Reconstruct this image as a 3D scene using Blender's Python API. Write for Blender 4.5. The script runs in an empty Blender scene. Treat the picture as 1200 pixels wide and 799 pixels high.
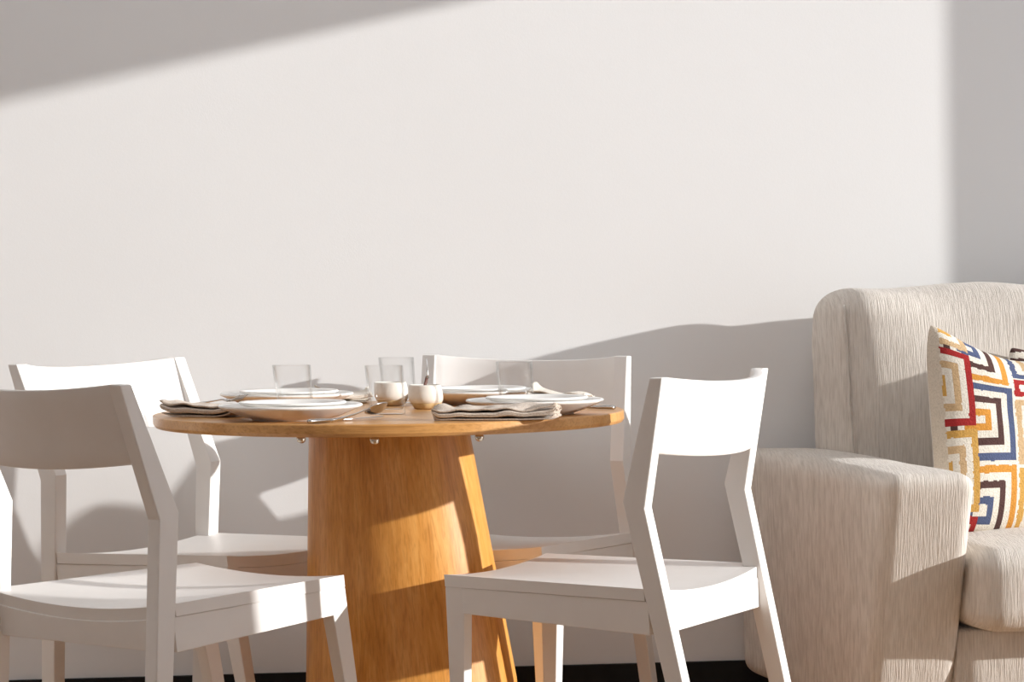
import bpy, bmesh, math, random
from mathutils import Vector, Matrix, Euler, noise

S = bpy.context.scene
COL = S.collection
PI = math.pi

# ------------------------------------------------------------------ camera
cam_d = bpy.data.cameras.new('camera')
cam = bpy.data.objects.new('camera', cam_d)
COL.objects.link(cam)
CAM = (3113.7486, 0.40709, -0.001756, 1204.79, 1644.975)      # focal px, pitch down, roll, principal point
cam_d.sensor_fit = 'HORIZONTAL'
cam_d.sensor_width = 36.0
cam_d.lens = CAM[0] * 36.0 / 1200.0
cam_d.shift_x = (600.0 - CAM[3]) / 1200.0
cam_d.shift_y = (CAM[4] - 399.5) / 1200.0
cam_d.clip_start = 0.05
cam.location = (0.19918984, -5.73598255, 0.99319815)
YAW = 0.1855817558
cam.matrix_world = (Matrix.Translation(cam.location) @ Matrix.Rotation(-YAW, 4, 'Z')
                    @ Matrix.Rotation(PI/2 - CAM[1], 4, 'X') @ Matrix.Rotation(CAM[2], 4, 'Z'))
S.camera = cam

# ------------------------------------------------------------------ light
SUN_DIR = Vector((1.0, -0.31, 0.205)).normalized()                       # towards the sun
sun_d = bpy.data.lights.new('sun', 'SUN')
sun_d.energy = 5.3
sun_d.angle = math.radians(0.65)
sun_d.color = (1.0, 0.985, 0.965)
sun = bpy.data.objects.new('sun', sun_d)
COL.objects.link(sun)
sun.rotation_euler = SUN_DIR.to_track_quat('Z', 'Y').to_euler()
sun.location = (6, -3, 3)

world = bpy.data.worlds.new('sky')
S.world = world
world.use_nodes = True
wn = world.node_tree.nodes
wl = world.node_tree.links
bg = wn['Background']
tc = wn.new('ShaderNodeTexCoord'); sx = wn.new('ShaderNodeSeparateXYZ'); cr = wn.new('ShaderNodeValToRGB')
wl.new(tc.outputs['Generated'], sx.inputs[0]); wl.new(sx.outputs['Z'], cr.inputs['Fac'])
cr.color_ramp.elements[0].color = (0.86, 0.915, 1.0, 1)
cr.color_ramp.elements[1].color = (0.90, 0.92, 0.96, 1)
wl.new(cr.outputs['Color'], bg.inputs['Color'])
bg.inputs["Strength"].default_value = 1.8

S.view_settings.view_transform = 'Standard'
S.view_settings.look = 'None'
S.view_settings.gamma = 1.0
S.view_settings.use_curve_mapping = False
S.view_settings.exposure = 0.0
S.cycles.max_bounces = 12
S.cycles.diffuse_bounces = 8
S.cycles.transparent_max_bounces = 16
S.cycles.sample_clamp_indirect = 6.0
S.cycles.use_denoising = True

# ------------------------------------------------------------------ materials
def new_mat(name, base=(0.8, 0.8, 0.8), rough=0.5, metal=0.0, spec=0.5):
    m = bpy.data.materials.new(name)
    m.use_nodes = True
    b = m.node_tree.nodes['Principled BSDF']
    b.inputs['Base Color'].default_value = (*base, 1)
    b.inputs['Roughness'].default_value = rough
    b.inputs['Metallic'].default_value = metal
    b.inputs['Specular IOR Level'].default_value = spec
    return m, m.node_tree, b

def add_noise(nt, scale, vec_scale=(1, 1, 1), detail=4, rough=0.55, dist=0.0, rot=(0, 0, 0), src='Object'):
    t = nt.nodes.new('ShaderNodeTexCoord')
    mp = nt.nodes.new('ShaderNodeMapping')
    mp.inputs['Scale'].default_value = vec_scale
    mp.inputs['Rotation'].default_value = rot
    n = nt.nodes.new('ShaderNodeTexNoise')
    n.inputs['Scale'].default_value = scale
    n.inputs['Detail'].default_value = detail
    n.inputs['Roughness'].default_value = rough
    n.inputs['Distortion'].default_value = dist
    nt.links.new(t.outputs[src], mp.inputs['Vector'])
    nt.links.new(mp.outputs['Vector'], n.inputs['Vector'])
    return n

def add_ramp(nt, fac, stops):
    r = nt.nodes.new('ShaderNodeValToRGB')
    e = r.color_ramp.elements
    while len(e) > 1: e.remove(e[-1])
    e[0].position = stops[0][0]; e[0].color = (*stops[0][1], 1)
    for p, c in stops[1:]:
        q = e.new(p); q.color = (*c, 1)
    nt.links.new(fac, r.inputs['Fac'])
    return r

def add_bump(nt, b, h, strength, dist=0.01):
    bp = nt.nodes.new('ShaderNodeBump')
    bp.inputs['Strength'].default_value = strength
    bp.inputs['Distance'].default_value = dist
    nt.links.new(h, bp.inputs['Height'])
    nt.links.new(bp.outputs['Normal'], b.inputs['Normal'])
    return bp

def wall_mat():
    m, nt, b = new_mat('wall_paint', (0.80, 0.785, 0.765), 0.85, spec=0.2)
    n = add_noise(nt, 1.3, detail=5)
    r = add_ramp(nt, n.outputs['Fac'], [(0.3, (0.78, 0.775, 0.765)), (0.7, (0.80, 0.795, 0.787))])
    nt.links.new(r.outputs['Color'], b.inputs['Base Color'])
    n2 = add_noise(nt, 260, detail=3)
    add_bump(nt, b, n2.outputs['Fac'], 0.08, 0.002)
    return m

def wood_mat(name, grain_axis, cols, scale=1.0, rough=0.4):
    m, nt, b = new_mat(name, cols[1], rough, spec=0.4)
    st = {'z': (1, 1, 0.03), 'x': (0.03, 1, 1)}[grain_axis]
    n1 = add_noise(nt, 16*scale, st, 6, 0.6, 0.35)            # broad figure
    n2 = add_noise(nt, 120*scale, st, 4, 0.65, 0.2)            # fine grain
    st3 = {'z': (1, 1, 0.02), 'x': (0.02, 1, 1)}[grain_axis]
    n3 = add_noise(nt, 260*scale, st3, 2, 0.5)                # pores
    mx = nt.nodes.new('ShaderNodeMix'); mx.data_type = 'FLOAT'
    mx.inputs[0].default_value = 0.40
    nt.links.new(n1.outputs['Fac'], mx.inputs[2]); nt.links.new(n2.outputs['Fac'], mx.inputs[3])
    r = add_ramp(nt, mx.outputs[0], [(0.33, cols[0]), (0.5, cols[1]), (0.68, cols[2])])
    r3 = add_ramp(nt, n3.outputs['Fac'], [(0.36, (0.72, 0.66, 0.58)), (0.5, (1, 1, 1))])
    mc = nt.nodes.new('ShaderNodeMix'); mc.data_type = 'RGBA'; mc.blend_type = 'MULTIPLY'
    mc.inputs[0].default_value = 0.55
    nt.links.new(r.outputs['Color'], mc.inputs[6]); nt.links.new(r3.outputs['Color'], mc.inputs[7])
    nt.links.new(mc.outputs[2], b.inputs['Base Color'])
    add_bump(nt, b, n3.outputs['Fac'], 0.06, 0.002)
    return m

def fabric_mat(name, c0, c1, rib=(1, .06, .06), scale=210, bump=0.55):
    m, nt, b = new_mat(name, c1, 0.95, spec=0.15)
    b.inputs['Sheen Weight'].default_value = 0.25
    n = add_noise(nt, scale, rib, 3, 0.6)
    nb = add_noise(nt, 7, (1, 1, 1), 4, 0.6)
    r = add_ramp(nt, n.outputs['Fac'], [(0.3, c0), (0.62, c1)])
    r2 = add_ramp(nt, nb.outputs['Fac'], [(0.3, (0.93, 0.92, 0.91)), (0.7, (1, 1, 1))])
    mc = nt.nodes.new('ShaderNodeMix'); mc.data_type = 'RGBA'; mc.blend_type = 'MULTIPLY'
    mc.inputs[0].default_value = 1.0
    nt.links.new(r.outputs['Color'], mc.inputs[6]); nt.links.new(r2.outputs['Color'], mc.inputs[7])
    nt.links.new(mc.outputs[2], b.inputs['Base Color'])
    add_bump(nt, b, n.outputs['Fac'], bump, 0.006)
    return m

def plain_noise_mat(name, c0, c1, scale, rough, spec=0.4, bump=0.0):
    m, nt, b = new_mat(name, c0, rough, spec=spec)
    n = add_noise(nt, scale, detail=4)
    r = add_ramp(nt, n.outputs['Fac'], [(0.35, c0), (0.65, c1)])
    nt.links.new(r.outputs['Color'], b.inputs['Base Color'])
    if bump: add_bump(nt, b, n.outputs['Fac'], bump, 0.002)
    return m

M = {}
M['wall'] = wall_mat()
M['ceiling'] = plain_noise_mat('ceiling_paint', (0.80, 0.79, 0.77), (0.82, 0.81, 0.79), 3, 0.9)
M['black'] = plain_noise_mat('black_baseboard_paint', (0.006, 0.006, 0.006), (0.010, 0.010, 0.010), 20, 0.5, 0.2)
M['floor'] = wood_mat('floor_oak', 'x', [(0.40, 0.23, 0.11), (0.54, 0.33, 0.17), (0.62, 0.41, 0.24)])
M['white'] = plain_noise_mat('white_chair_paint', (0.80, 0.775, 0.745), (0.82, 0.795, 0.765), 14, 0.42, 0.4, 0.02)
M['oak'] = wood_mat('table_oak_upright', 'z', [(0.46, 0.18, 0.022), (0.62, 0.28, 0.058), (0.76, 0.40, 0.115)], 1.0, 0.38)
M['oak_top'] = wood_mat('table_oak_top', 'x', [(0.48, 0.225, 0.060), (0.61, 0.315, 0.105), (0.70, 0.39, 0.155)], 1.0, 0.32)
M['sofa'] = fabric_mat('sofa_chenille', (0.54, 0.485, 0.425), (0.72, 0.665, 0.60), (1, .05, .05), 420, 0.5)
M['sofa_leg'] = plain_noise_mat('sofa_leg_black', (0.012, 0.010, 0.009), (0.02, 0.018, 0.016), 30, 0.5)
M['china'] = plain_noise_mat('white_china', (0.83, 0.81, 0.775), (0.85, 0.83, 0.795), 40, 0.32, 0.4)
M['linen'] = fabric_mat('taupe_linen', (0.46, 0.375, 0.30), (0.68, 0.575, 0.475), (1, 1, 1), 420, 0.35)
M['linen_light'] = fabric_mat('cream_linen', (0.62, 0.55, 0.46), (0.80, 0.74, 0.65), (1, 1, 1), 420, 0.35)
M['steel'] = new_mat('brushed_steel', (0.62, 0.60, 0.58), 0.22, 1.0)[0]
M['bolt'] = new_mat('zinc_bolt', (0.72, 0.66, 0.55), 0.25, 1.0)[0]
M['darkwood'] = plain_noise_mat('dark_brown_wood', (0.09, 0.035, 0.025), (0.15, 0.06, 0.04), 60, 0.5)
M['clay'] = plain_noise_mat('tan_stoneware', (0.52, 0.36, 0.17), (0.60, 0.43, 0.22), 120, 0.7, 0.3, 0.1)
M['glaze'] = plain_noise_mat('cream_glaze', (0.74, 0.70, 0.63), (0.80, 0.76, 0.69), 60, 0.3, 0.5)

def glass_mat():
    m = bpy.data.materials.new('clear_glass'); m.use_nodes = True
    nt = m.node_tree; nt.nodes.clear()
    o = nt.nodes.new('ShaderNodeOutputMaterial')
    g = nt.nodes.new('ShaderNodeBsdfGlossy'); g.inputs['Roughness'].default_value = 0.02
    t = nt.nodes.new('ShaderNodeBsdfTransparent')
    lw = nt.nodes.new('ShaderNodeLayerWeight'); lw.inputs['Blend'].default_value = 0.5
    r = add_ramp(nt, lw.outputs['Facing'], [(0.0, (.995, .995, .995)), (0.7, (.985, .99, .99)), (0.9, (.88, .89, .89)), (1.0, (.62, .63, .63))])
    nt.links.new(r.outputs['Color'], t.inputs['Color'])
    p = nt.nodes.new('ShaderNodeMath'); p.operation = 'POWER'; p.inputs[1].default_value = 3.5
    nt.links.new(lw.outputs['Facing'], p.inputs[0])
    f = nt.nodes.new('ShaderNodeMath'); f.operation = 'MULTIPLY_ADD'; f.inputs[1].default_value = 0.95; f.inputs[2].default_value = 0.018
    nt.links.new(p.outputs[0], f.inputs[0])
    x = nt.nodes.new('ShaderNodeMixShader')
    nt.links.new(f.outputs[0], x.inputs[0])
    nt.links.new(t.outputs[0], x.inputs[1]); nt.links.new(g.outputs[0], x.inputs[2]); nt.links.new(x.outputs[0], o.inputs[0])
    return m
M['glass'] = glass_mat()

# ------------------------------------------------------------------ helpers
def link_mesh(name, bm, mat, parent=None, smooth=False, loc=None, bevel=0.0, seg=2, rot=None, subsurf=0, recalc=True):
    if recalc: bmesh.ops.recalc_face_normals(bm, faces=bm.faces[:])
    me = bpy.data.meshes.new(name)
    bm.to_mesh(me); bm.free()
    me.materials.append(mat)
    if smooth:
        for p in me.polygons: p.use_smooth = True
    o = bpy.data.objects.new(name, me)
    COL.objects.link(o)
    if parent: o.parent = parent
    if loc: o.location = loc
    if rot: o.rotation_euler = rot
    if bevel:
        md = o.modifiers.new('bevel', 'BEVEL'); md.width = bevel; md.segments = seg; md.limit_method = 'ANGLE'
        md.angle_limit = math.radians(35); md.harden_normals = False
    if subsurf:
        md = o.modifiers.new('subsurf', 'SUBSURF'); md.levels = subsurf; md.render_levels = subsurf
    return o

def empty(name, loc, rz=0.0):
    o = bpy.data.objects.new(name, None)
    o.empty_display_size = 0.1
    COL.objects.link(o); o.location = loc; o.rotation_euler = (0, 0, rz)
    return o

def tag(o, label, cat, group=None):
    o['label'] = label; o['category'] = cat
    if group: o['group'] = group
    return o

def copy_thing(o, parent=None):
    c = o.copy(); COL.objects.link(c); c.parent = parent
    for ch in [k for k in o.children]:
        copy_thing(ch, c)
    return c

def bm_hexa(bm, pts):
    """pts: 4 bottom (ccw) then 4 top"""
    v = [bm.verts.new(p) for p in pts]
    for f in ((3, 2, 1, 0), (4, 5, 6, 7), (0, 1, 5, 4), (1, 2, 6, 5), (2, 3, 7, 6), (3, 0, 4, 7)):
        bm.faces.new([v[i] for i in f])

def bm_box(bm, x0, x1, y0, y1, z0, z1):
    bm_hexa(bm, [(x0, y0, z0), (x1, y0, z0), (x1, y1, z0), (x0, y1, z0), (x0, y0, z1), (x1, y0, z1), (x1, y1, z1), (x0, y1, z1)])

def bm_lathe(bm, prof, seg=64):
    """prof: list of (r,z) outside to inside; r==0 closes"""
    rings = []
    for r, z in prof:
        if r < 1e-6: rings.append([bm.verts.new((0, 0, z))])
        else: rings.append([bm.verts.new((r*math.cos(2*PI*i/seg), r*math.sin(2*PI*i/seg), z)) for i in range(seg)])
    for a, b in zip(rings, rings[1:]):
        for i in range(seg):
            j = (i+1) % seg
            if len(a) == 1 and len(b) == 1: continue
            if len(a) == 1: bm.faces.new([a[0], b[j], b[i]])
            elif len(b) == 1: bm.faces.new([a[i], a[j], b[0]])
            else: bm.faces.new([a[i], a[j], b[j], b[i]])

def bm_tube(bm, pts, rad, seg=10, cap=True, flat=1.0):
    rings = []
    n = len(pts)
    for i, p in enumerate(pts):
        p = Vector(p)
        d = (Vector(pts[min(i+1, n-1)]) - Vector(pts[max(i-1, 0)])).normalized()
        up = Vector((0, 0, 1)) if abs(d.z) < 0.9 else Vector((0, 1, 0))
        s = d.cross(up).normalized(); u = s.cross(d).normalized()
        r = rad[i] if isinstance(rad, (list, tuple)) else rad
        rings.append([bm.verts.new(p + s*(r*math.cos(2*PI*k/seg)) + u*(r*flat*math.sin(2*PI*k/seg))) for k in range(seg)])
    for a, b in zip(rings, rings[1:]):
        for k in range(seg):
            j = (k+1) % seg
            bm.faces.new([a[k], a[j], b[j], b[k]])
    if cap:
        bm.faces.new(rings[0][::-1]); bm.faces.new(rings[-1])

# ------------------------------------------------------------------ room
YB = 0.759      # back wall
XR, XL, YF, ZC = 2.60, -2.60, -6.60, 2.60
def structure(name, boxes, mat, bevel=0.0):
    bm = bmesh.new()
    for b in boxes: bm_box(bm, *b)
    o = link_mesh(name, bm, mat, bevel=bevel)
    o['kind'] = 'structure'
    return o
T = 0.14
DY0, DY1, DZ = -1.50, 0.337, 2.016           # the glazed opening in the right wall
structure('floor', [(XL-T, XR+T, YF-T, YB+T, -0.12, 0.0)], M['floor'])
KX0, KX1, KY0, KY1 = -1.7, 1.7, -1.25, -0.05     # unseen roof opening above the table, added for soft light from above
structure('ceiling', [(XL-T, XR+T, YF-T, KY0, ZC, ZC+0.12), (XL-T, XR+T, KY1, YB+T, ZC, ZC+0.12),
                      (XL-T, KX0, KY0, KY1, ZC, ZC+0.12), (KX1, XR+T, KY0, KY1, ZC, ZC+0.12)], M['ceiling'])
structure('wall_back', [(XL-T, XR+T, YB, YB+T, 0, ZC)], M['wall'])
structure('wall_left', [(XL-T, XL, YF, YB, 0, ZC)], M['wall'])
structure('wall_right', [(XR, XR+T, YF, DY0, 0, ZC), (XR, XR+T, DY1, YB, 0, ZC), (XR, XR+T, DY0, DY1, DZ, ZC)], M['wall'])
WX0, WX1, WZ0, WZ1 = -1.8, 1.2, 1.2, 2.3     # wide opening behind the camera, added to let in fill light
structure('wall_front', [(XL-T, WX0, YF-T, YF, 0, ZC), (WX1, XR+T, YF-T, YF, 0, ZC),
                         (WX0, WX1, YF-T, YF, 0, WZ0), (WX0, WX1, YF-T, YF, WZ1, ZC)], M['wall'])
structure('baseboard_back', [(XL, XR, YB-0.012, YB, 0, 0.12)], M['black'], 0.002)
structure('baseboard_left', [(XL, XL+0.012, YF, YB-0.012, 0, 0.12)], M['black'], 0.002)
structure('fill_window', [(WX0, WX0+.05, YF-.09, YF-.04, WZ0, WZ1), (WX1-.05, WX1, YF-.09, YF-.04, WZ0, WZ1),
                       (-.325, -.275, YF-.09, YF-.04, WZ0, WZ1), (WX0, WX1, YF-.09, YF-.04, WZ0, WZ0+.05),
                       (WX0, WX1, YF-.09, YF-.04, WZ1-.05, WZ1)], M['white'])  # frame bars for the added fill opening in the front wall

# ------------------------------------------------------------------ chairs
CH = dict(wt=.2385, wm=.2403, wb=.241, t=.0311, zt=.8006, yt=-.0628, qt=-.0379, zm=.581, ym=-.0157, qm=.0281,
          ybr=-.1265, qb=-.0939, ysf=.4235, wsf=.2048, zr=.3588, lf=.4455, lb=.4251, lt=.0365, wlf=.2007,
          zq=.5916, zfr=.4412, wsr=.2162, zrf=.3803, zs=.450)
def post_rear(z):
    c = CH
    return c['ym'] + (c['yt']-c['ym'])*(z-c['zm'])/(c['zt']-c['zm']) if z > c['zm'] else c['ybr'] + (c['ym']-c['ybr'])*z/c['zm']
def post_front(z):
    c = CH
    return c['qm'] + (c['qt']-c['qm'])*(z-c['zq'])/(c['zt']-c['zq']) if z > c['zq'] else c['qb'] + (c['qm']-c['qb'])*z/c['zq']
def seat_half(y):
    c = CH
    return .2375 + (c['wsf']-.2375)*max(0, y)/c['ysf']
def seat_z(x, y):
    c = CH; f = min(1, max(0, y/c['ysf']))
    w = seat_half(y)
    amp = .017*(1-f) + .011*f
    return c['zfr'] + (c['zs']-c['zfr'])*f - amp*(1-min(1, abs(x)/w)**2)

def make_chair():
    c = CH
    root = empty('dining_chair', (0, 0, 0))
    wm = M['white']
    # rear legs running up into the back posts
    for s in (-1, 1):
        bm = bmesh.new()
        prof = [(c['ybr'], 0, c['wb']), (c['ym'], c['zm'], c['wm']), (c['yt'], c['zt'], c['wt']),
                (c['qt'], c['zt'], c['wt']), (c['qm'], c['zq'], c['wm']), (c['qb'], 0, c['wb'])]
        a = [bm.verts.new((s*w, y, z)) for y, z, w in prof]
        b = [bm.verts.new((s*(w-c['t']), y, z)) for y, z, w in prof]
        for va, vb in ((a, b),):
            bm.faces.new([va[0], va[1], va[4], va[5]]); bm.faces.new([va[1], va[2], va[3], va[4]])
            bm.faces.new([vb[5], vb[4], vb[1], vb[0]]); bm.faces.new([vb[4], vb[3], vb[2], vb[1]])
        for i in range(6):
            j = (i+1) % 6
            bm.faces.new([a[i], b[i], b[j], a[j]])
        link_mesh('leg', bm, wm, root, bevel=.0022)
    # front legs
    for s in (-1, 1):
        bm = bmesh.new()
        zt, zb = .4283, c['zrf']
        xo, xb = seat_half(.4)-.001, c['wlf']
        y1 = c['ysf']-.0005
        a = [(s*xb, c['lb'], 0), (s*xb, c['lf'], 0), (s*(xb-.026), c['lf'], 0), (s*(xb-.026), c['lb'], 0)]
        m = [(s*xo, c['ysf']-c['lt'], zb), (s*xo, y1+.002, zb), (s*(xo-.031), y1+.002, zb), (s*(xo-.031), c['ysf']-c['lt'], zb)]
        t = [(s*xo, c['ysf']-c['lt'], zt), (s*xo, y1, zt), (s*(xo-.031), y1, zt), (s*(xo-.031), c['ysf']-c['lt'], zt)]
        L = [[bm.verts.new(p) for p in q] for q in (a, m, t)]
        for u, v in zip(L, L[1:]):
            for i in range(4):
                j = (i+1) % 4
                bm.faces.new([u[i], u[j], v[j], v[i]])
        bm.faces.new(L[0]); bm.faces.new(L[-1])
        link_mesh('leg', bm, wm, root, bevel=.002)
    # seat slab, dished across its width
    bm = bmesh.new()
    nx, th = 16, .0215
    ys = [-.034, -.004, -.0035] + [i*c['ysf']/14 for i in range(0, 15)]
    top, bot = [], []
    for y in ys:
        w = .2085 if y < -.0037 else seat_half(y)
        top.append([bm.verts.new((w*(2*i/nx-1), y, seat_z(w*(2*i/nx-1), y))) for i in range(nx+1)])
        bot.append([bm.verts.new((w*(2*i/nx-1), y, seat_z(w*(2*i/nx-1), y)-th)) for i in range(nx+1)])
    for k in range(len(ys)-1):
        for i in range(nx):
            bm.faces.new([top[k][i], top[k][i+1], top[k+1][i+1], top[k+1][i]])
            bm.faces.new([bot[k][i], bot[k+1][i], bot[k+1][i+1], bot[k][i+1]])
        for i in (0, nx):
            bm.faces.new([top[k][i], bot[k][i], bot[k+1][i], top[k+1][i]])
    for k in (0, len(ys)-1):
        for i in range(nx):
            bm.faces.new([top[k][i], top[k][i+1], bot[k][i+1], bot[k][i]])
    link_mesh('seat', bm, wm, root, bevel=.0018)
    # rails under the seat
    for s in (-1, 1):
        bm = bmesh.new()
        y0, y1 = -.010, c['ysf']-c['lt']+.002
        a0, a1 = seat_half(y0)-.001, seat_half(y1)-.001
        g = .0218
        bm_hexa(bm, [(s*(a0-.022), y0, c['zr']), (s*a0, y0, c['zr']), (s*a1, y1, c['zrf']), (s*(a1-.022), y1, c['zrf']),
                     (s*(a0-.022), y0, c['zfr']-g-.002), (s*a0, y0, c['zfr']-g-.0005), (s*a1, y1, c['zs']-g-.0005), (s*(a1-.022), y1, c['zs']-g-.002)])
        link_mesh('side_rail', bm, wm, root, bevel=.0015)
    for nm, y0, y1, z0, hw in (('back_rail', -.036, -.014, c['zr']+.002, .2095), ('front_rail', c['ysf']-.024, c['ysf']-.001, c['zrf'], seat_half(.4)-.03)):
        bm = bmesh.new()
        n = 14
        rows = []
        for i in range(n+1):
            x = hw*(2*i/n-1)
            zt = seat_z(x, max(0, y0))-.0212
            rows.append([bm.verts.new(p) for p in ((x, y0, z0), (x, y1, z0), (x, y1, zt), (x, y0, zt))])
        for a, b in zip(rows, rows[1:]):
            for k in range(4):
                j = (k+1) % 4
                bm.faces.new([a[k], a[j], b[j], b[k]])
        bm.faces.new(rows[0]); bm.faces.new(rows[-1])
        link_mesh(nm, bm, wm, root, bevel=.0015)
    # bowed backrest panel between the posts
    bm = bmesh.new()
    nx, nz, th, sag = 26, 6, .0195, .056
    w = .2095
    z0, z1 = .672, c['zt']
    F, R = [], []
    for k in range(nz+1):
        z = z0 + (z1-z0)*k/nz
        yr = post_rear(z) + .0006
        f, r = [], []
        for i in range(nx+1):
            x = w*(2*i/nx-1)
            u = 1-(x/w)**2
            u = u*(1.0 + .25*(1-u))
            zz = z - .21*sag*u
            r.append(bm.verts.new((x, yr + .0035 - sag*u, zz))); f.append(bm.verts.new((x, yr + .0035 - sag*u + th, zz)))
        F.append(f); R.append(r)
    for k in range(nz):
        for i in range(nx):
            bm.faces.new([F[k][i], F[k+1][i], F[k+1][i+1], F[k][i+1]])
            bm.faces.new([R[k][i], R[k][i+1], R[k+1][i+1], R[k+1][i]])
        for i in (0, nx): bm.faces.new([F[k][i], R[k][i], R[k+1][i], F[k+1][i]])
    for k in (0, nz):
        for i in range(nx): bm.faces.new([F[k][i], F[k][i+1], R[k][i+1], R[k][i]])
    o = link_mesh('backrest', bm, wm, root, smooth=True, bevel=.002)
    return root

chair_spots = [
    (-.543, -.558, 44.14, 'white wooden chair at front left, seen from behind and cut off by the left edge'),
    (-.561, .425, 127.24, 'white wooden chair by the wall on the left, its sunlit backrest facing the table'),
    (.256, .532, -156.3, 'white wooden chair behind the right half of the table, backrest mostly in shade'),
    (.553, -.452, -61.37, 'white wooden chair between table and sofa, back of its curved backrest in full sun'),
]
proto = make_chair()
for i, (x, y, a, lab) in enumerate(chair_spots):
    o = proto if i == 0 else copy_thing(proto)
    o.location = (x, y, 0); o.rotation_euler = (0, 0, -math.radians(a))
    tag(o, lab, 'chair', 'white dining chairs around the round table')

# ------------------------------------------------------------------ table
TZ, TR = .717, .454
table = empty('round_table', (0, 0, 0))
tag(table, 'round oak dining table on a flared pedestal, laid for four', 'table')
bm = bmesh.new()
bm_lathe(bm, [(0, TZ), (TR-.003, TZ), (TR-.0008, TZ-.0009), (TR, TZ-.003), (TR, TZ-.016), (TR-.004, TZ-.0215), (TR-.007, TZ-.0225), (0, TZ-.0225)], 160)
link_mesh('tabletop', bm, M['oak_top'], table)
bm = bmesh.new()
zt = TZ-.0225
bm_lathe(bm, [(0, zt), (.1545, zt), (.1545, zt-.004), (.2115, .20), (.213, .012), (.212, 0.0), (0, 0.0)], 128)
ped = link_mesh('pedestal', bm, M['oak'], table, smooth=False, loc=(-.008, 0, 0))
ped.scale = (1, .84, 1)
for p in ped.data.polygons:
    p.use_smooth = abs(p.normal.z) < .8
for x, y in ((-.158, -.33), (-.022, -.40), (.168, -.345), (-.30, .10), (.30, .12), (0, .34)):
    bm = bmesh.new()
    bm_lathe(bm, [(0, 0), (.004, 0), (.004, -.003), (.0075, -.004), (.0085, -.008), (.007, -.013), (.0035, -.0155), (0, -.016)], 20)
    link_mesh('bolt', bm, M['bolt'], table, smooth=True, loc=(x, y, zt+.0005))

# ------------------------------------------------------------------ tableware
def make_dish(name, R, rb, h, th, mat):
    bm = bmesh.new()
    k = []
    n = 10
    k.append((0, .002)); k.append((rb-.004, .002)); k.append((rb-.003, 0)); k.append((rb, 0)); k.append((rb+.002, .003))
    for i in range(1, n+1):
        f = i/n
        k.append((rb+.002 + (R-rb-.002)*f, .003 + (h-.003)*(f**1.25)))
    k.append((R+.0006, h+th*.5)); k.append((R-.0012, h+th))
    for i in range(n-1, -1, -1):
        f = i/n
        k.append((rb + (R-rb-.003)*f, th+.002 + (h-.002)*(f**1.45)))
    k.append((0, th+.002))
    bm_lathe(bm, k, 96)
    return link_mesh(name, bm, mat, smooth=True)

plates = [
    (-.175, -.262, 'front left'), (-.212, .215, 'rear left'), (.165, .272, 'rear right'), (.278, -.160, 'front right')]
dl = {'front left': 'large white dinner plate at the front left of the table, beside the fork',
      'rear left': 'large white dinner plate at the back left, behind the left water glass',
      'rear right': 'large white dinner plate at the back, just right of the sugar bowl',
      'front right': 'large white dinner plate at the front right, behind the folded taupe napkin'}
sl = {'front left': 'small white plate stacked on the front left dinner plate',
      'rear left': 'small white plate stacked on the back left dinner plate',
      'rear right': 'small white plate stacked on the plate behind the sugar bowl',
      'front right': 'small white plate stacked on the front right dinner plate'}
dp = make_dish('dinner_plate', .1310, .072, .0235, .0040, M['china'])
sp = make_dish('side_plate', .0975, .056, .0165, .0035, M['china'])
for i, (x, y, nm) in enumerate(plates):
    a = dp if i == 0 else dp.copy()
    b = sp if i == 0 else sp.copy()
    if i: COL.objects.link(a); COL.objects.link(b)
    a.location = (x, y, TZ+.0003); b.location = (x+.004, y+.002, TZ+.0125)
    tag(a, dl[nm], 'plate', 'dinner plates on the round table')
    tag(b, sl[nm], 'plate', 'side plates stacked on the dinner plates')

# water glasses
bm = bmesh.new()
R0, R1, H = .0335, .0362, .088
bm_lathe(bm, [(0, 0), (R0-.003, 0), (R0-.0008, .0008), (R0, .003), (R0+(R1-R0)*.5, H*.5), (R1, H-.0008), (R1-.0008, H), (R1-.0022, H-.0008),
              (R0+(R1-R0)*.5-.0026, H*.5), (R0-.0026, .013), (R0-.005, .009), (0, .008)], 64)
gl0 = link_mesh('water_glass', bm, M['glass'], smooth=True)
for i, (x, y, lab) in enumerate([
    (-.181, -.040, 'clear straight water glass on the left, between the two left place settings'),
    (-.004, -.105, 'clear straight water glass nearest the camera, right behind the spoon bowl'),
    (.006, .352, 'clear straight water glass furthest back, partly hidden behind the nearest glass'),
    (.245, .045, 'clear straight water glass on the right, behind the front right plates')]):
    o = gl0 if i == 0 else gl0.copy()
    if i: COL.objects.link(o)
    o.location = (x, y, TZ+.0004)
    tag(o, lab, 'glass', 'clear water glasses on the round table')

# two-tone stoneware bowls
def make_pot(name):
    root = empty(name, (0, 0, 0))
    bm = bmesh.new()
    bm_lathe(bm, [(0, 0), (.0225, 0), (.0245, .0012), (.0310, .0110), (.0305, .0115), (0, .0115)], 48)
    link_mesh('base', bm, M['clay'], root, smooth=True)['label'] = 'unglazed tan base'
    bm = bmesh.new()
    bm_lathe(bm, [(.0305, .0113), (.0314, .0116), (.0338, .0175), (.0344, .0225), (.0338, .0320), (.0322, .0430), (.0314, .0452), (.0300, .0448),
                  (.0315, .0340), (.0322, .0230), (.0305, .0160), (.0, .0140), (0, .0113), (.0305, .0113)], 48)
    link_mesh('bowl', bm, M['glaze'], root, smooth=True)
    return root
pot = make_pot('sugar_bowl')
pot.location = (.066, .085, TZ+.0004)
tag(pot, 'cream sugar bowl with tan base and a spoon standing in it', 'bowl', 'small stoneware bowls')
pot2 = copy_thing(pot)
pot2.location = (-.006, .225, TZ+.0004)
tag(pot2, 'cream stoneware bowl with tan base seen through the nearest water glass', 'bowl', 'small stoneware bowls')

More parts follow.
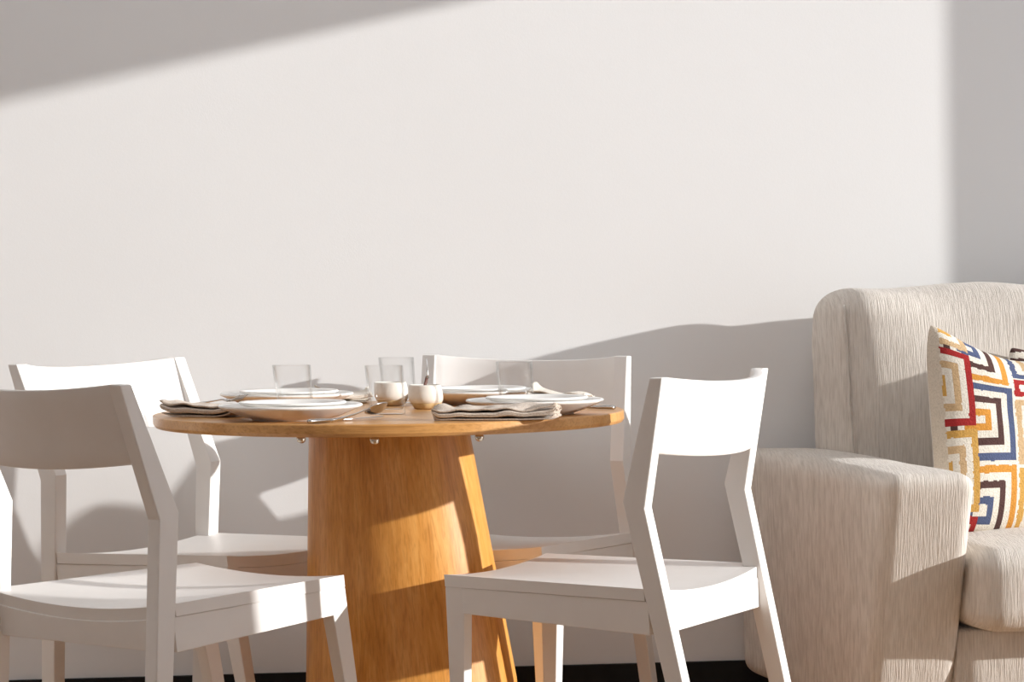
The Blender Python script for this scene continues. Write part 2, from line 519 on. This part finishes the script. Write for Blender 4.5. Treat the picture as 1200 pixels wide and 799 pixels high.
def spoon_small(loc, h, lab):
    root = empty('sugar_spoon', loc)
    bm = bmesh.new()
    bm_tube(bm, [(-.012, 0, .010), (-.002, .001, .030), (.006, .002, .052)], [.0026, .0028, .0030], 10)
    link_mesh('handle_end', bm, M['darkwood'], root, smooth=True)['label'] = 'dark brown wooden grip'
    bm = bmesh.new()
    bm_tube(bm, [(.006, .002, .050), (.0075, .002, .056), (.0080, .002, h)], [.0036, .0016, .0011], 10)
    link_mesh('stem', bm, M['steel'], root, smooth=True)['label'] = 'thin shiny stem'
    return tag(root, lab, 'spoon')
spoon_small((.066, .085, TZ+.008), .086, 'thin spoon with dark brown grip standing in the sugar bowl')

# cutlery -------------------------------------------------------------------
def place_line(o, p0, p1):
    p0, p1 = Vector(p0), Vector(p1)
    d = (p1-p0)
    rz = math.atan2(d.y, d.x); ry = -math.asin(d.z/d.length)
    o.location = p0; o.rotation_euler = (0, ry, rz)

def blade_bm(outline, th):
    bm = bmesh.new()
    t = [bm.verts.new((x, y, th)) for x, y in outline]; b = [bm.verts.new((x, y, 0)) for x, y in outline]
    bm.faces.new(t); bm.faces.new(b[::-1])
    n = len(t)
    for i in range(n):
        j = (i+1) % n
        bm.faces.new([t[i], b[i], b[j], t[j]])
    return bm

def make_knife():
    root = empty('table_knife', (0, 0, 0))
    bm = bmesh.new()
    bm_tube(bm, [(0, 0, .0042), (.002, 0, .0042), (.02, 0, .0042), (.085, 0, .0036), (.092, 0, .0034)], [.0050, .0058, .0056, .0042, .003], 12, flat=.7)
    link_mesh('handle', bm, M['steel'], root, smooth=True)
    bm = blade_bm([(.090, -.003), (.11, -.0075), (.17, -.008), (.195, -.006), (.208, .001), (.205, .004), (.11, .0045), (.090, .003)], .0016)
    link_mesh('blade', bm, M['steel'], root, loc=(0, 0, .0028))
    return root

def make_fork():
    root = empty('table_fork', (0, 0, 0))
    bm = bmesh.new()
    bm_tube(bm, [(0, 0, .003), (.002, 0, .003), (.03, 0, .0035), (.09, 0, .006), (.13, 0, .009), (.145, 0, .008)], [.0045, .0052, .0046, .0026, .0024, .004], 10, flat=.55)
    link_mesh('handle', bm, M['steel'], root, smooth=True)
    bm = bmesh.new()
    bm_tube(bm, [(.143, 0, .008), (.150, 0, .0066), (.160, 0, .006)], [.005, .011, .0112], 12, flat=.16)
    link_mesh('head', bm, M['steel'], root, smooth=True)
    for k in range(4):
        y = -.0090 + .006*k
        bm = bmesh.new()
        bm_tube(bm, [(.158, y, .006), (.180, y, .0085), (.200, y*.95, .0150)], [.0018, .0016, .0009], 8)
        link_mesh('tine', bm, M['steel'], root, smooth=True)
    return root

def make_spoon():
    root = empty('table_spoon', (0, 0, 0))
    bm = bmesh.new()
    bm_tube(bm, [(0, 0, .003), (.002, 0, .003), (.03, 0, .0035), (.09, 0, .007), (.125, 0, .011), (.142, 0, .0095)], [.0035, .0045, .0042, .0026, .0022, .003], 10, flat=.6)
    link_mesh('handle', bm, M['steel'], root, smooth=True)
    bm = bmesh.new()
    nr, ns = 8, 28
    def pt(r, a, dz):
        x = .168 + .030*r*math.cos(a); y = .0205*r*math.sin(a)*(1 - .12*math.cos(a))
        return (x, y, .0008 + .0095*r*r + dz + .0015*max(0, -math.cos(a))*r)
    T1 = [[bm.verts.new(pt(r/nr, 2*PI*i/ns, .0012)) for i in range(ns)] for r in range(1, nr+1)]
    B1 = [[bm.verts.new(pt(r/nr, 2*PI*i/ns, 0)) for i in range(ns)] for r in range(1, nr+1)]
    ct, cb = bm.verts.new(pt(0, 0, .0012)), bm.verts.new(pt(0, 0, 0))
    for i in range(ns):
        j = (i+1) % ns
        bm.faces.new([ct, T1[0][i], T1[0][j]]); bm.faces.new([cb, B1[0][j], B1[0][i]])
        for r in range(nr-1):
            bm.faces.new([T1[r][i], T1[r+1][i], T1[r+1][j], T1[r][j]])
            bm.faces.new([B1[r][j], B1[r+1][j], B1[r+1][i], B1[r][i]])
        bm.faces.new([T1[-1][i], B1[-1][i], B1[-1][j], T1[-1][j]])
    link_mesh('bowl', bm, M['steel'], root, smooth=True)
    return root

k1 = make_knife(); place_line(k1, (-.135, -.420, TZ+.0006), (-.010, -.262, TZ+.0006))
tag(k1, 'steel table knife at the front edge, right of the front left plate', 'knife', 'steel table knives')
k2 = copy_thing(k1); place_line(k2, (.434, -.040, TZ+.0006), (.30, .075, TZ+.0006))
tag(k2, 'steel table knife at the right edge of the table, only its handle end showing', 'knife', 'steel table knives')
s1 = make_spoon(); place_line(s1, (-.092, -.432, TZ+.0035), (-.004, -.268, TZ+.0115)); s1.rotation_euler.x = math.radians(-30)
tag(s1, 'steel table spoon with a dark shining bowl in front of the nearest water glass', 'spoon')
f1 = make_fork(); place_line(f1, (-.402, .015, TZ+.0125), (-.262, -.140, TZ+.0245))
tag(f1, 'steel table fork with its tines on the rim of the front left plate', 'fork')

# napkins ---------------------------------------------------------------------
def make_napkin(layers, L, W, mat, seed, fringe=0.0, step=.0042, wav=.0018):
    """a folded cloth: a serpentine of layers, each a wavy sheet with thickness, joined at the folded edge"""
    rnd = random.Random(seed)
    bm = bmesh.new()
    nL, nW = 44, 14
    th = .0026
    # cross-section path going back and forth across W
    path = []
    for k in range(layers):
        z = .0004 + k*step
        sweep = [(-W/2 + W*i/nW, z) for i in range(nW+1)]
        if k % 2: sweep.reverse()
        path += sweep
        if k < layers-1:
            x = path[-1][0]; s = 1 if x > 0 else -1
            path += [(x + s*.0028, z+step*.25), (x + s*.0034, z+step*.5), (x + s*.0028, z+step*.75)]
    rows_t, rows_b = [], []
    for i in range(nL+1):
        u = -L/2 + L*i/nL
        rt, rb = [], []
        e = abs(u)/(L/2)
        for j, (w, z) in enumerate(path):
            n1 = noise.noise(Vector((u*28+seed*7.1, w*22, z*60)))
            n2 = noise.noise(Vector((u*11-seed*3.3, w*9, z*20)))
            lift = (z/(.0004+layers*step))*(wav*2.2*(n1+.5)+wav*2.5*(n2+.4)) + e**6*fringe*(n1+.4)
            du = e**4*.010*noise.noise(Vector((w*60, z*300, seed)))
            dw = .004*noise.noise(Vector((u*14, seed*2.2, z*90)))
            p = Vector((u + (du if u > 0 else -du), w + dw, max(.0002, z + max(0, lift))))
            rb.append(bm.verts.new(p)); rt.append(bm.verts.new(p + Vector((0, 0, th))))
        rows_t.append(rt); rows_b.append(rb)
    m = len(path)
    for i in range(nL):
        for j in range(m-1):
            bm.faces.new([rows_t[i][j], rows_t[i+1][j], rows_t[i+1][j+1], rows_t[i][j+1]])
            bm.faces.new([rows_b[i][j], rows_b[i][j+1], rows_b[i+1][j+1], rows_b[i+1][j]])
        for j in (0, m-1):
            bm.faces.new([rows_t[i][j], rows_b[i][j], rows_b[i+1][j], rows_t[i+1][j]])
    for i in (0, nL):
        for j in range(m-1):
            bm.faces.new([rows_t[i][j], rows_t[i][j+1], rows_b[i][j+1], rows_b[i][j]])
    return link_mesh('napkin', bm, mat, smooth=True)

n1 = make_napkin(4, .150, .070, M['linen'], 1, .010, .0046, .003)
n1.location = (-.343, -.112, TZ+.0004); n1.rotation_euler = (0, 0, math.radians(-30))
tag(n1, 'folded taupe cloth napkin at the left end of the table, beside the plate', 'napkin')
n2 = make_napkin(4, .225, .085, M['linen'], 2, .014, .0046, .0042)
n2.location = (.204, -.338, TZ+.0004); n2.rotation_euler = (0, 0, math.radians(-7))
tag(n2, 'folded taupe cloth napkin lying in front of the front right plate', 'napkin')
n3 = make_napkin(3, .100, .060, M['linen_light'], 3, .014, .0048, .004)
n3.location = (-.105, .362, TZ+.0004); n3.rotation_euler = (0, 0, math.radians(12))
tag(n3, 'crumpled cream cloth napkin at the back, right of the back left plate', 'napkin')
n4 = make_napkin(4, .120, .060, M['linen_light'], 4, .016, .0052, .005)
n4.location = (.335, .128, TZ+.0004); n4.rotation_euler = (0, 0, math.radians(-20))
tag(n4, 'crumpled cream cloth napkin behind the front right plate, near the right glass', 'napkin')

# ------------------------------------------------------------------ sofa
SOX, SOY = .727, .70
SK = math.tan(math.radians(14))      # the arms and seat swing out to the right towards the front
sofa = empty('sofa', (SOX, SOY, 0))
tag(sofa, 'beige ribbed fabric sofa with slanted boxy arm, at the right edge by the wall', 'sofa')
SL = 1.62
def skew(W):
    W.x -= W.y*SK
    return W
def soft_block(name, x0, x1, y0, y1, z0, z1, parent, mat, r=.04, puff=(0, 0, 0), n=22, noise_amp=.0, seed=0, warp=None, exp=4.0, smooth=True):
    """rounded box as a subdivided cube pushed to rounded corners; puff bulges each face"""
    bm = bmesh.new()
    bmesh.ops.create_cube(bm, size=2.0)
    bmesh.ops.subdivide_edges(bm, edges=bm.edges[:], cuts=n, use_grid_fill=True)
    hx, hy, hz = (x1-x0)/2, (y1-y0)/2, (z1-z0)/2
    cx, cy, cz = (x0+x1)/2, (y0+y1)/2, (z0+z1)/2
    h = (hx, hy, hz)
    for v in bm.verts:
        # concentrate grid lines near edges
        c = [math.copysign(abs(t)**.62, t) for t in v.co]
        p = [c[i]*h[i] for i in range(3)]
        q = [max(-(h[i]-r), min(h[i]-r, p[i])) for i in range(3)]
        d = Vector([p[i]-q[i] for i in range(3)])
        if d.length > 1e-9:
            m = max(abs(p[i])-(h[i]-r) for i in range(3))
            d = d.normalized()*max(0, m)
        P = Vector(q) + d
        a = [1-min(1, abs(P[i])/h[i])**2 for i in range(3)]
        P.x += math.copysign(puff[0]*a[1]*a[2], P.x)*(abs(P.x)/h[0])
        P.y += math.copysign(puff[1]*a[0]*a[2], P.y)*(abs(P.y)/h[1])
        P.z += math.copysign(puff[2]*a[0]*a[1], P.z)*(abs(P.z)/h[2])
        W = Vector((P.x+cx, P.y+cy, P.z+cz))
        if noise_amp:
            k = Vector((W.x*5+seed, W.y*5, W.z*5))
            W += Vector((noise.noise(k), noise.noise(k+Vector((9, 0, 0))), noise.noise(k+Vector((0, 9, 0)))))*noise_amp
        if warp: W = warp(W)
        v.co = W
    return link_mesh(name, bm, mat, parent, smooth=smooth)

ARM_Z, ARM_Z0, ARM_W = .598, .100, .186
def arm_warp(W):
    t = (W.z-ARM_Z0)/(ARM_Z-ARM_Z0)
    W.y *= .764 + (.916-.764)*t          # front face leans outwards towards the top
    return skew(W)
for x0, x1 in ((0, ARM_W), (SL-ARM_W, SL)):
    soft_block('arm', x0, x1, -1.0, 0, ARM_Z0, ARM_Z, sofa, M['sofa'], r=.034, puff=(.004, .004, .008), n=26, noise_amp=.003, seed=x0*5, warp=arm_warp)
soft_block('back_frame', ARM_W-.006, SL-ARM_W+.006, -.15, 0, ARM_Z0+.01, .850, sofa, M['sofa'], r=.03, n=14, warp=skew)
soft_block('base', ARM_W-.002, SL-ARM_W+.002, -.800, -.15, ARM_Z0+.01, .286, sofa, M['sofa'], r=.012, n=14, warp=skew)
CW = (SL-2*ARM_W)/2
def lean(W):
    W.y += (W.z-.5)*.12
    return skew(W)
for k in range(2):
    xa = ARM_W + .002 + k*CW; xb = xa + CW - .004
    soft_block('seat_cushion', xa, xb, -.925, -.17, .288, .450, sofa, M['sofa'], r=.045, puff=(.0, .012, .016), n=26, noise_amp=.004, seed=3+k, warp=skew)
    cu = soft_block('back_cushion', xa-.016, xb, -.305, -.055, .452, .925, sofa, M['sofa'], r=.055, puff=(.010, .03, .016), n=30, noise_amp=.017, seed=7+k, warp=lean)
    bm = bmesh.new()
    pts = []
    for i in range(31):
        t = i/30
        z = .50 + (.900-.50)*t
        pts.append(lean(Vector((xa-.016+.004-.006*math.sin(t*PI)+.003*noise.noise(Vector((i*.3, 0, k))), -.292+.012*t**6, z))))
    bm_tube(bm, pts, .0032, 8)
    link_mesh('piping', bm, M['sofa'], cu, smooth=True)
for x, y in ((.07, -.07), (SL-.07, -.07), (.07, -.70), (SL-.07, -.70)):
    bm = bmesh.new()
    q = lambda a, b, z: skew(Vector((x+a, y+b, z)))
    bm_hexa(bm, [q(-.02, -.02, 0), q(.02, -.02, 0), q(.02, .02, 0), q(-.02, .02, 0),
                 q(-.028, -.028, .108), q(.028, -.028, .108), q(.028, .028, .108), q(-.028, .028, .108)])
    link_mesh('leg', bm, M['sofa_leg'], sofa, bevel=.003)

# ------------------------------------------------------------------ throw pillows
CREAM, RED, TAN, GOLD, BLUE, BROWN, ORANGE = ((.80, .75, .66), (.38, .035, .035), (.60, .42, .24), (.62, .36, .10), (.095, .12, .215), (.10, .055, .05), (.66, .30, .06))
MOTIFS = [  # x0,x1,y0,y1 (metres from the top left corner), colours from outside in
    (-.075, .078, .052, .198, (RED, CREAM, TAN, CREAM, GOLD)),
    (-.075, .080, .205, .350, (GOLD, CREAM, TAN, CREAM, GOLD)),
    (-.075, .078, -.10, .045, (TAN, CREAM, GOLD, CREAM, TAN)),
    (-.075, .080, .357, .50, (RED, CREAM, TAN, CREAM, GOLD)),
    (.000, .166, .112, .262, (BLUE, CREAM, BROWN, CREAM, ORANGE)),
    (.000, .166, .270, .425, (ORANGE, CREAM, BROWN, CREAM, BLUE)),
    (.000, .160, -.045, .105, (ORANGE, CREAM, BROWN, CREAM, BLUE)),
    (.172, .262, .085, .130, (RED, CREAM, RED)),
    (.172, .420, .138, .270, (TAN, CREAM, RED, CREAM, TAN)),
    (.172, .420, .275, .420, (GOLD, CREAM, RED, CREAM, GOLD)),
    (.172, .420, -.06, .080, (BLUE, CREAM, TAN, CREAM, RED)),
]
def mosaic(u, v):
    if u < .017: return (.66, .58, .48)
    u += .002; v = v/1.17
    for x0, x1, y0, y1, cols in MOTIFS:
        if x0 <= u <= x1 and y0 <= v <= y1:
            d = min(u-x0, x1-u, v-y0, y1-v)
            k = int(d/.0135)
            return cols[k] if k < len(cols) else CREAM
    return CREAM
def stripes(u, v):
    k = int((v + .25*u)/.018) % 6
    return (BROWN, CREAM, BROWN, TAN, CREAM, TAN)[k]

def pillow_mat():
    m, nt, b = new_mat('embroidered_pillow', CREAM, 0.95, spec=0.1)
    a = nt.nodes.new('ShaderNodeVertexColor'); a.layer_name = 'pattern'
    n = add_noise(nt, 300, (1, 1, 1), 3)
    r = add_ramp(nt, n.outputs['Fac'], [(0.3, (.72, .70, .66)), (0.6, (1, 1, 1))])
    mc = nt.nodes.new('ShaderNodeMix'); mc.data_type = 'RGBA'; mc.blend_type = 'MULTIPLY'; mc.inputs[0].default_value = 0.7
    nt.links.new(a.outputs['Color'], mc.inputs[6]); nt.links.new(r.outputs['Color'], mc.inputs[7])
    nt.links.new(mc.outputs[2], b.inputs['Base Color'])
    add_bump(nt, b, n.outputs['Fac'], 0.5, 0.004)
    return m
M['pillow'] = pillow_mat()
M['pillow_back'] = fabric_mat('pillow_backing', (.60, .54, .46), (.74, .68, .59), (1, 1, 1), 380, .2)

def pillow(name, size, thick, chop, pattern, loc, rot, N=200):
    root = empty(name, loc); root.rotation_euler = rot
    def outline(s, t):
        # s,t in [-1,1]; slightly drawn-in edges, chopped top edge
        x = s*size/2*(1 - .035*(1-t*t)); z = t*size/2*(1 - .03*(1-s*s))
        k = .10*(s*s*t*t)**2
        x *= 1-k; z *= 1-k
        if t > -1: z -= chop*(1-s*s)**1.2*max(0, (t+.2)/1.2)**1.6
        return x, z
    def bulge(s, t): return thick/2*((1-s**4)*(1-t**4))**.55
    for side, mat in ((1, M['pillow']), (-1, M['pillow_back'])):
        n = N if side == 1 else 40
        bm = bmesh.new()
        cl = bm.loops.layers.float_color.new('pattern') if side == 1 else None
        G = []
        for j in range(n+1):
            row = []
            for i in range(n+1):
                s, t = 2*i/n-1, 2*j/n-1
                x, z = outline(s, t)
                row.append(bm.verts.new((x, -side*(bulge(s, t)*(1.0+.05*noise.noise(Vector((s*3, t*3, 1))))), z)))
            G.append(row)
        for j in range(n):
            for i in range(n):
                f = bm.faces.new([G[j][i], G[j][i+1], G[j+1][i+1], G[j+1][i]])
                if cl:
                    u = (i+.5)/n*size; v = (1-(j+.5)/n)*size
                    u += .0012*noise.noise(Vector((u*90, v*90, 0))); v += .0012*noise.noise(Vector((u*90, v*90, 5)))
                    c = pattern(u, v)
                    for l in f.loops: l[cl] = (*c, 1)
        ob = link_mesh('front_cover' if side == 1 else 'back_cover', bm, mat, root, smooth=True, recalc=False)
        if side == -1: ob.data.flip_normals()
        ob['label'] = 'patterned front' if side == 1 else 'plain beige back'
    return root

p1 = pillow('throw_pillow', .450, .145, .085, mosaic, (1.312, .212, .660), (math.radians(-13), math.radians(2), math.radians(15)))
tag(p1, 'cream throw pillow embroidered with nested red, blue and orange squares, in the sofa corner', 'pillow')
p2 = pillow('throw_pillow', .36, .050, .04, stripes, (1.48, .362, .655), (math.radians(-13), 0, math.radians(2)), 90)
tag(p2, 'brown striped throw pillow just showing at the right edge, behind the embroidered one', 'pillow')
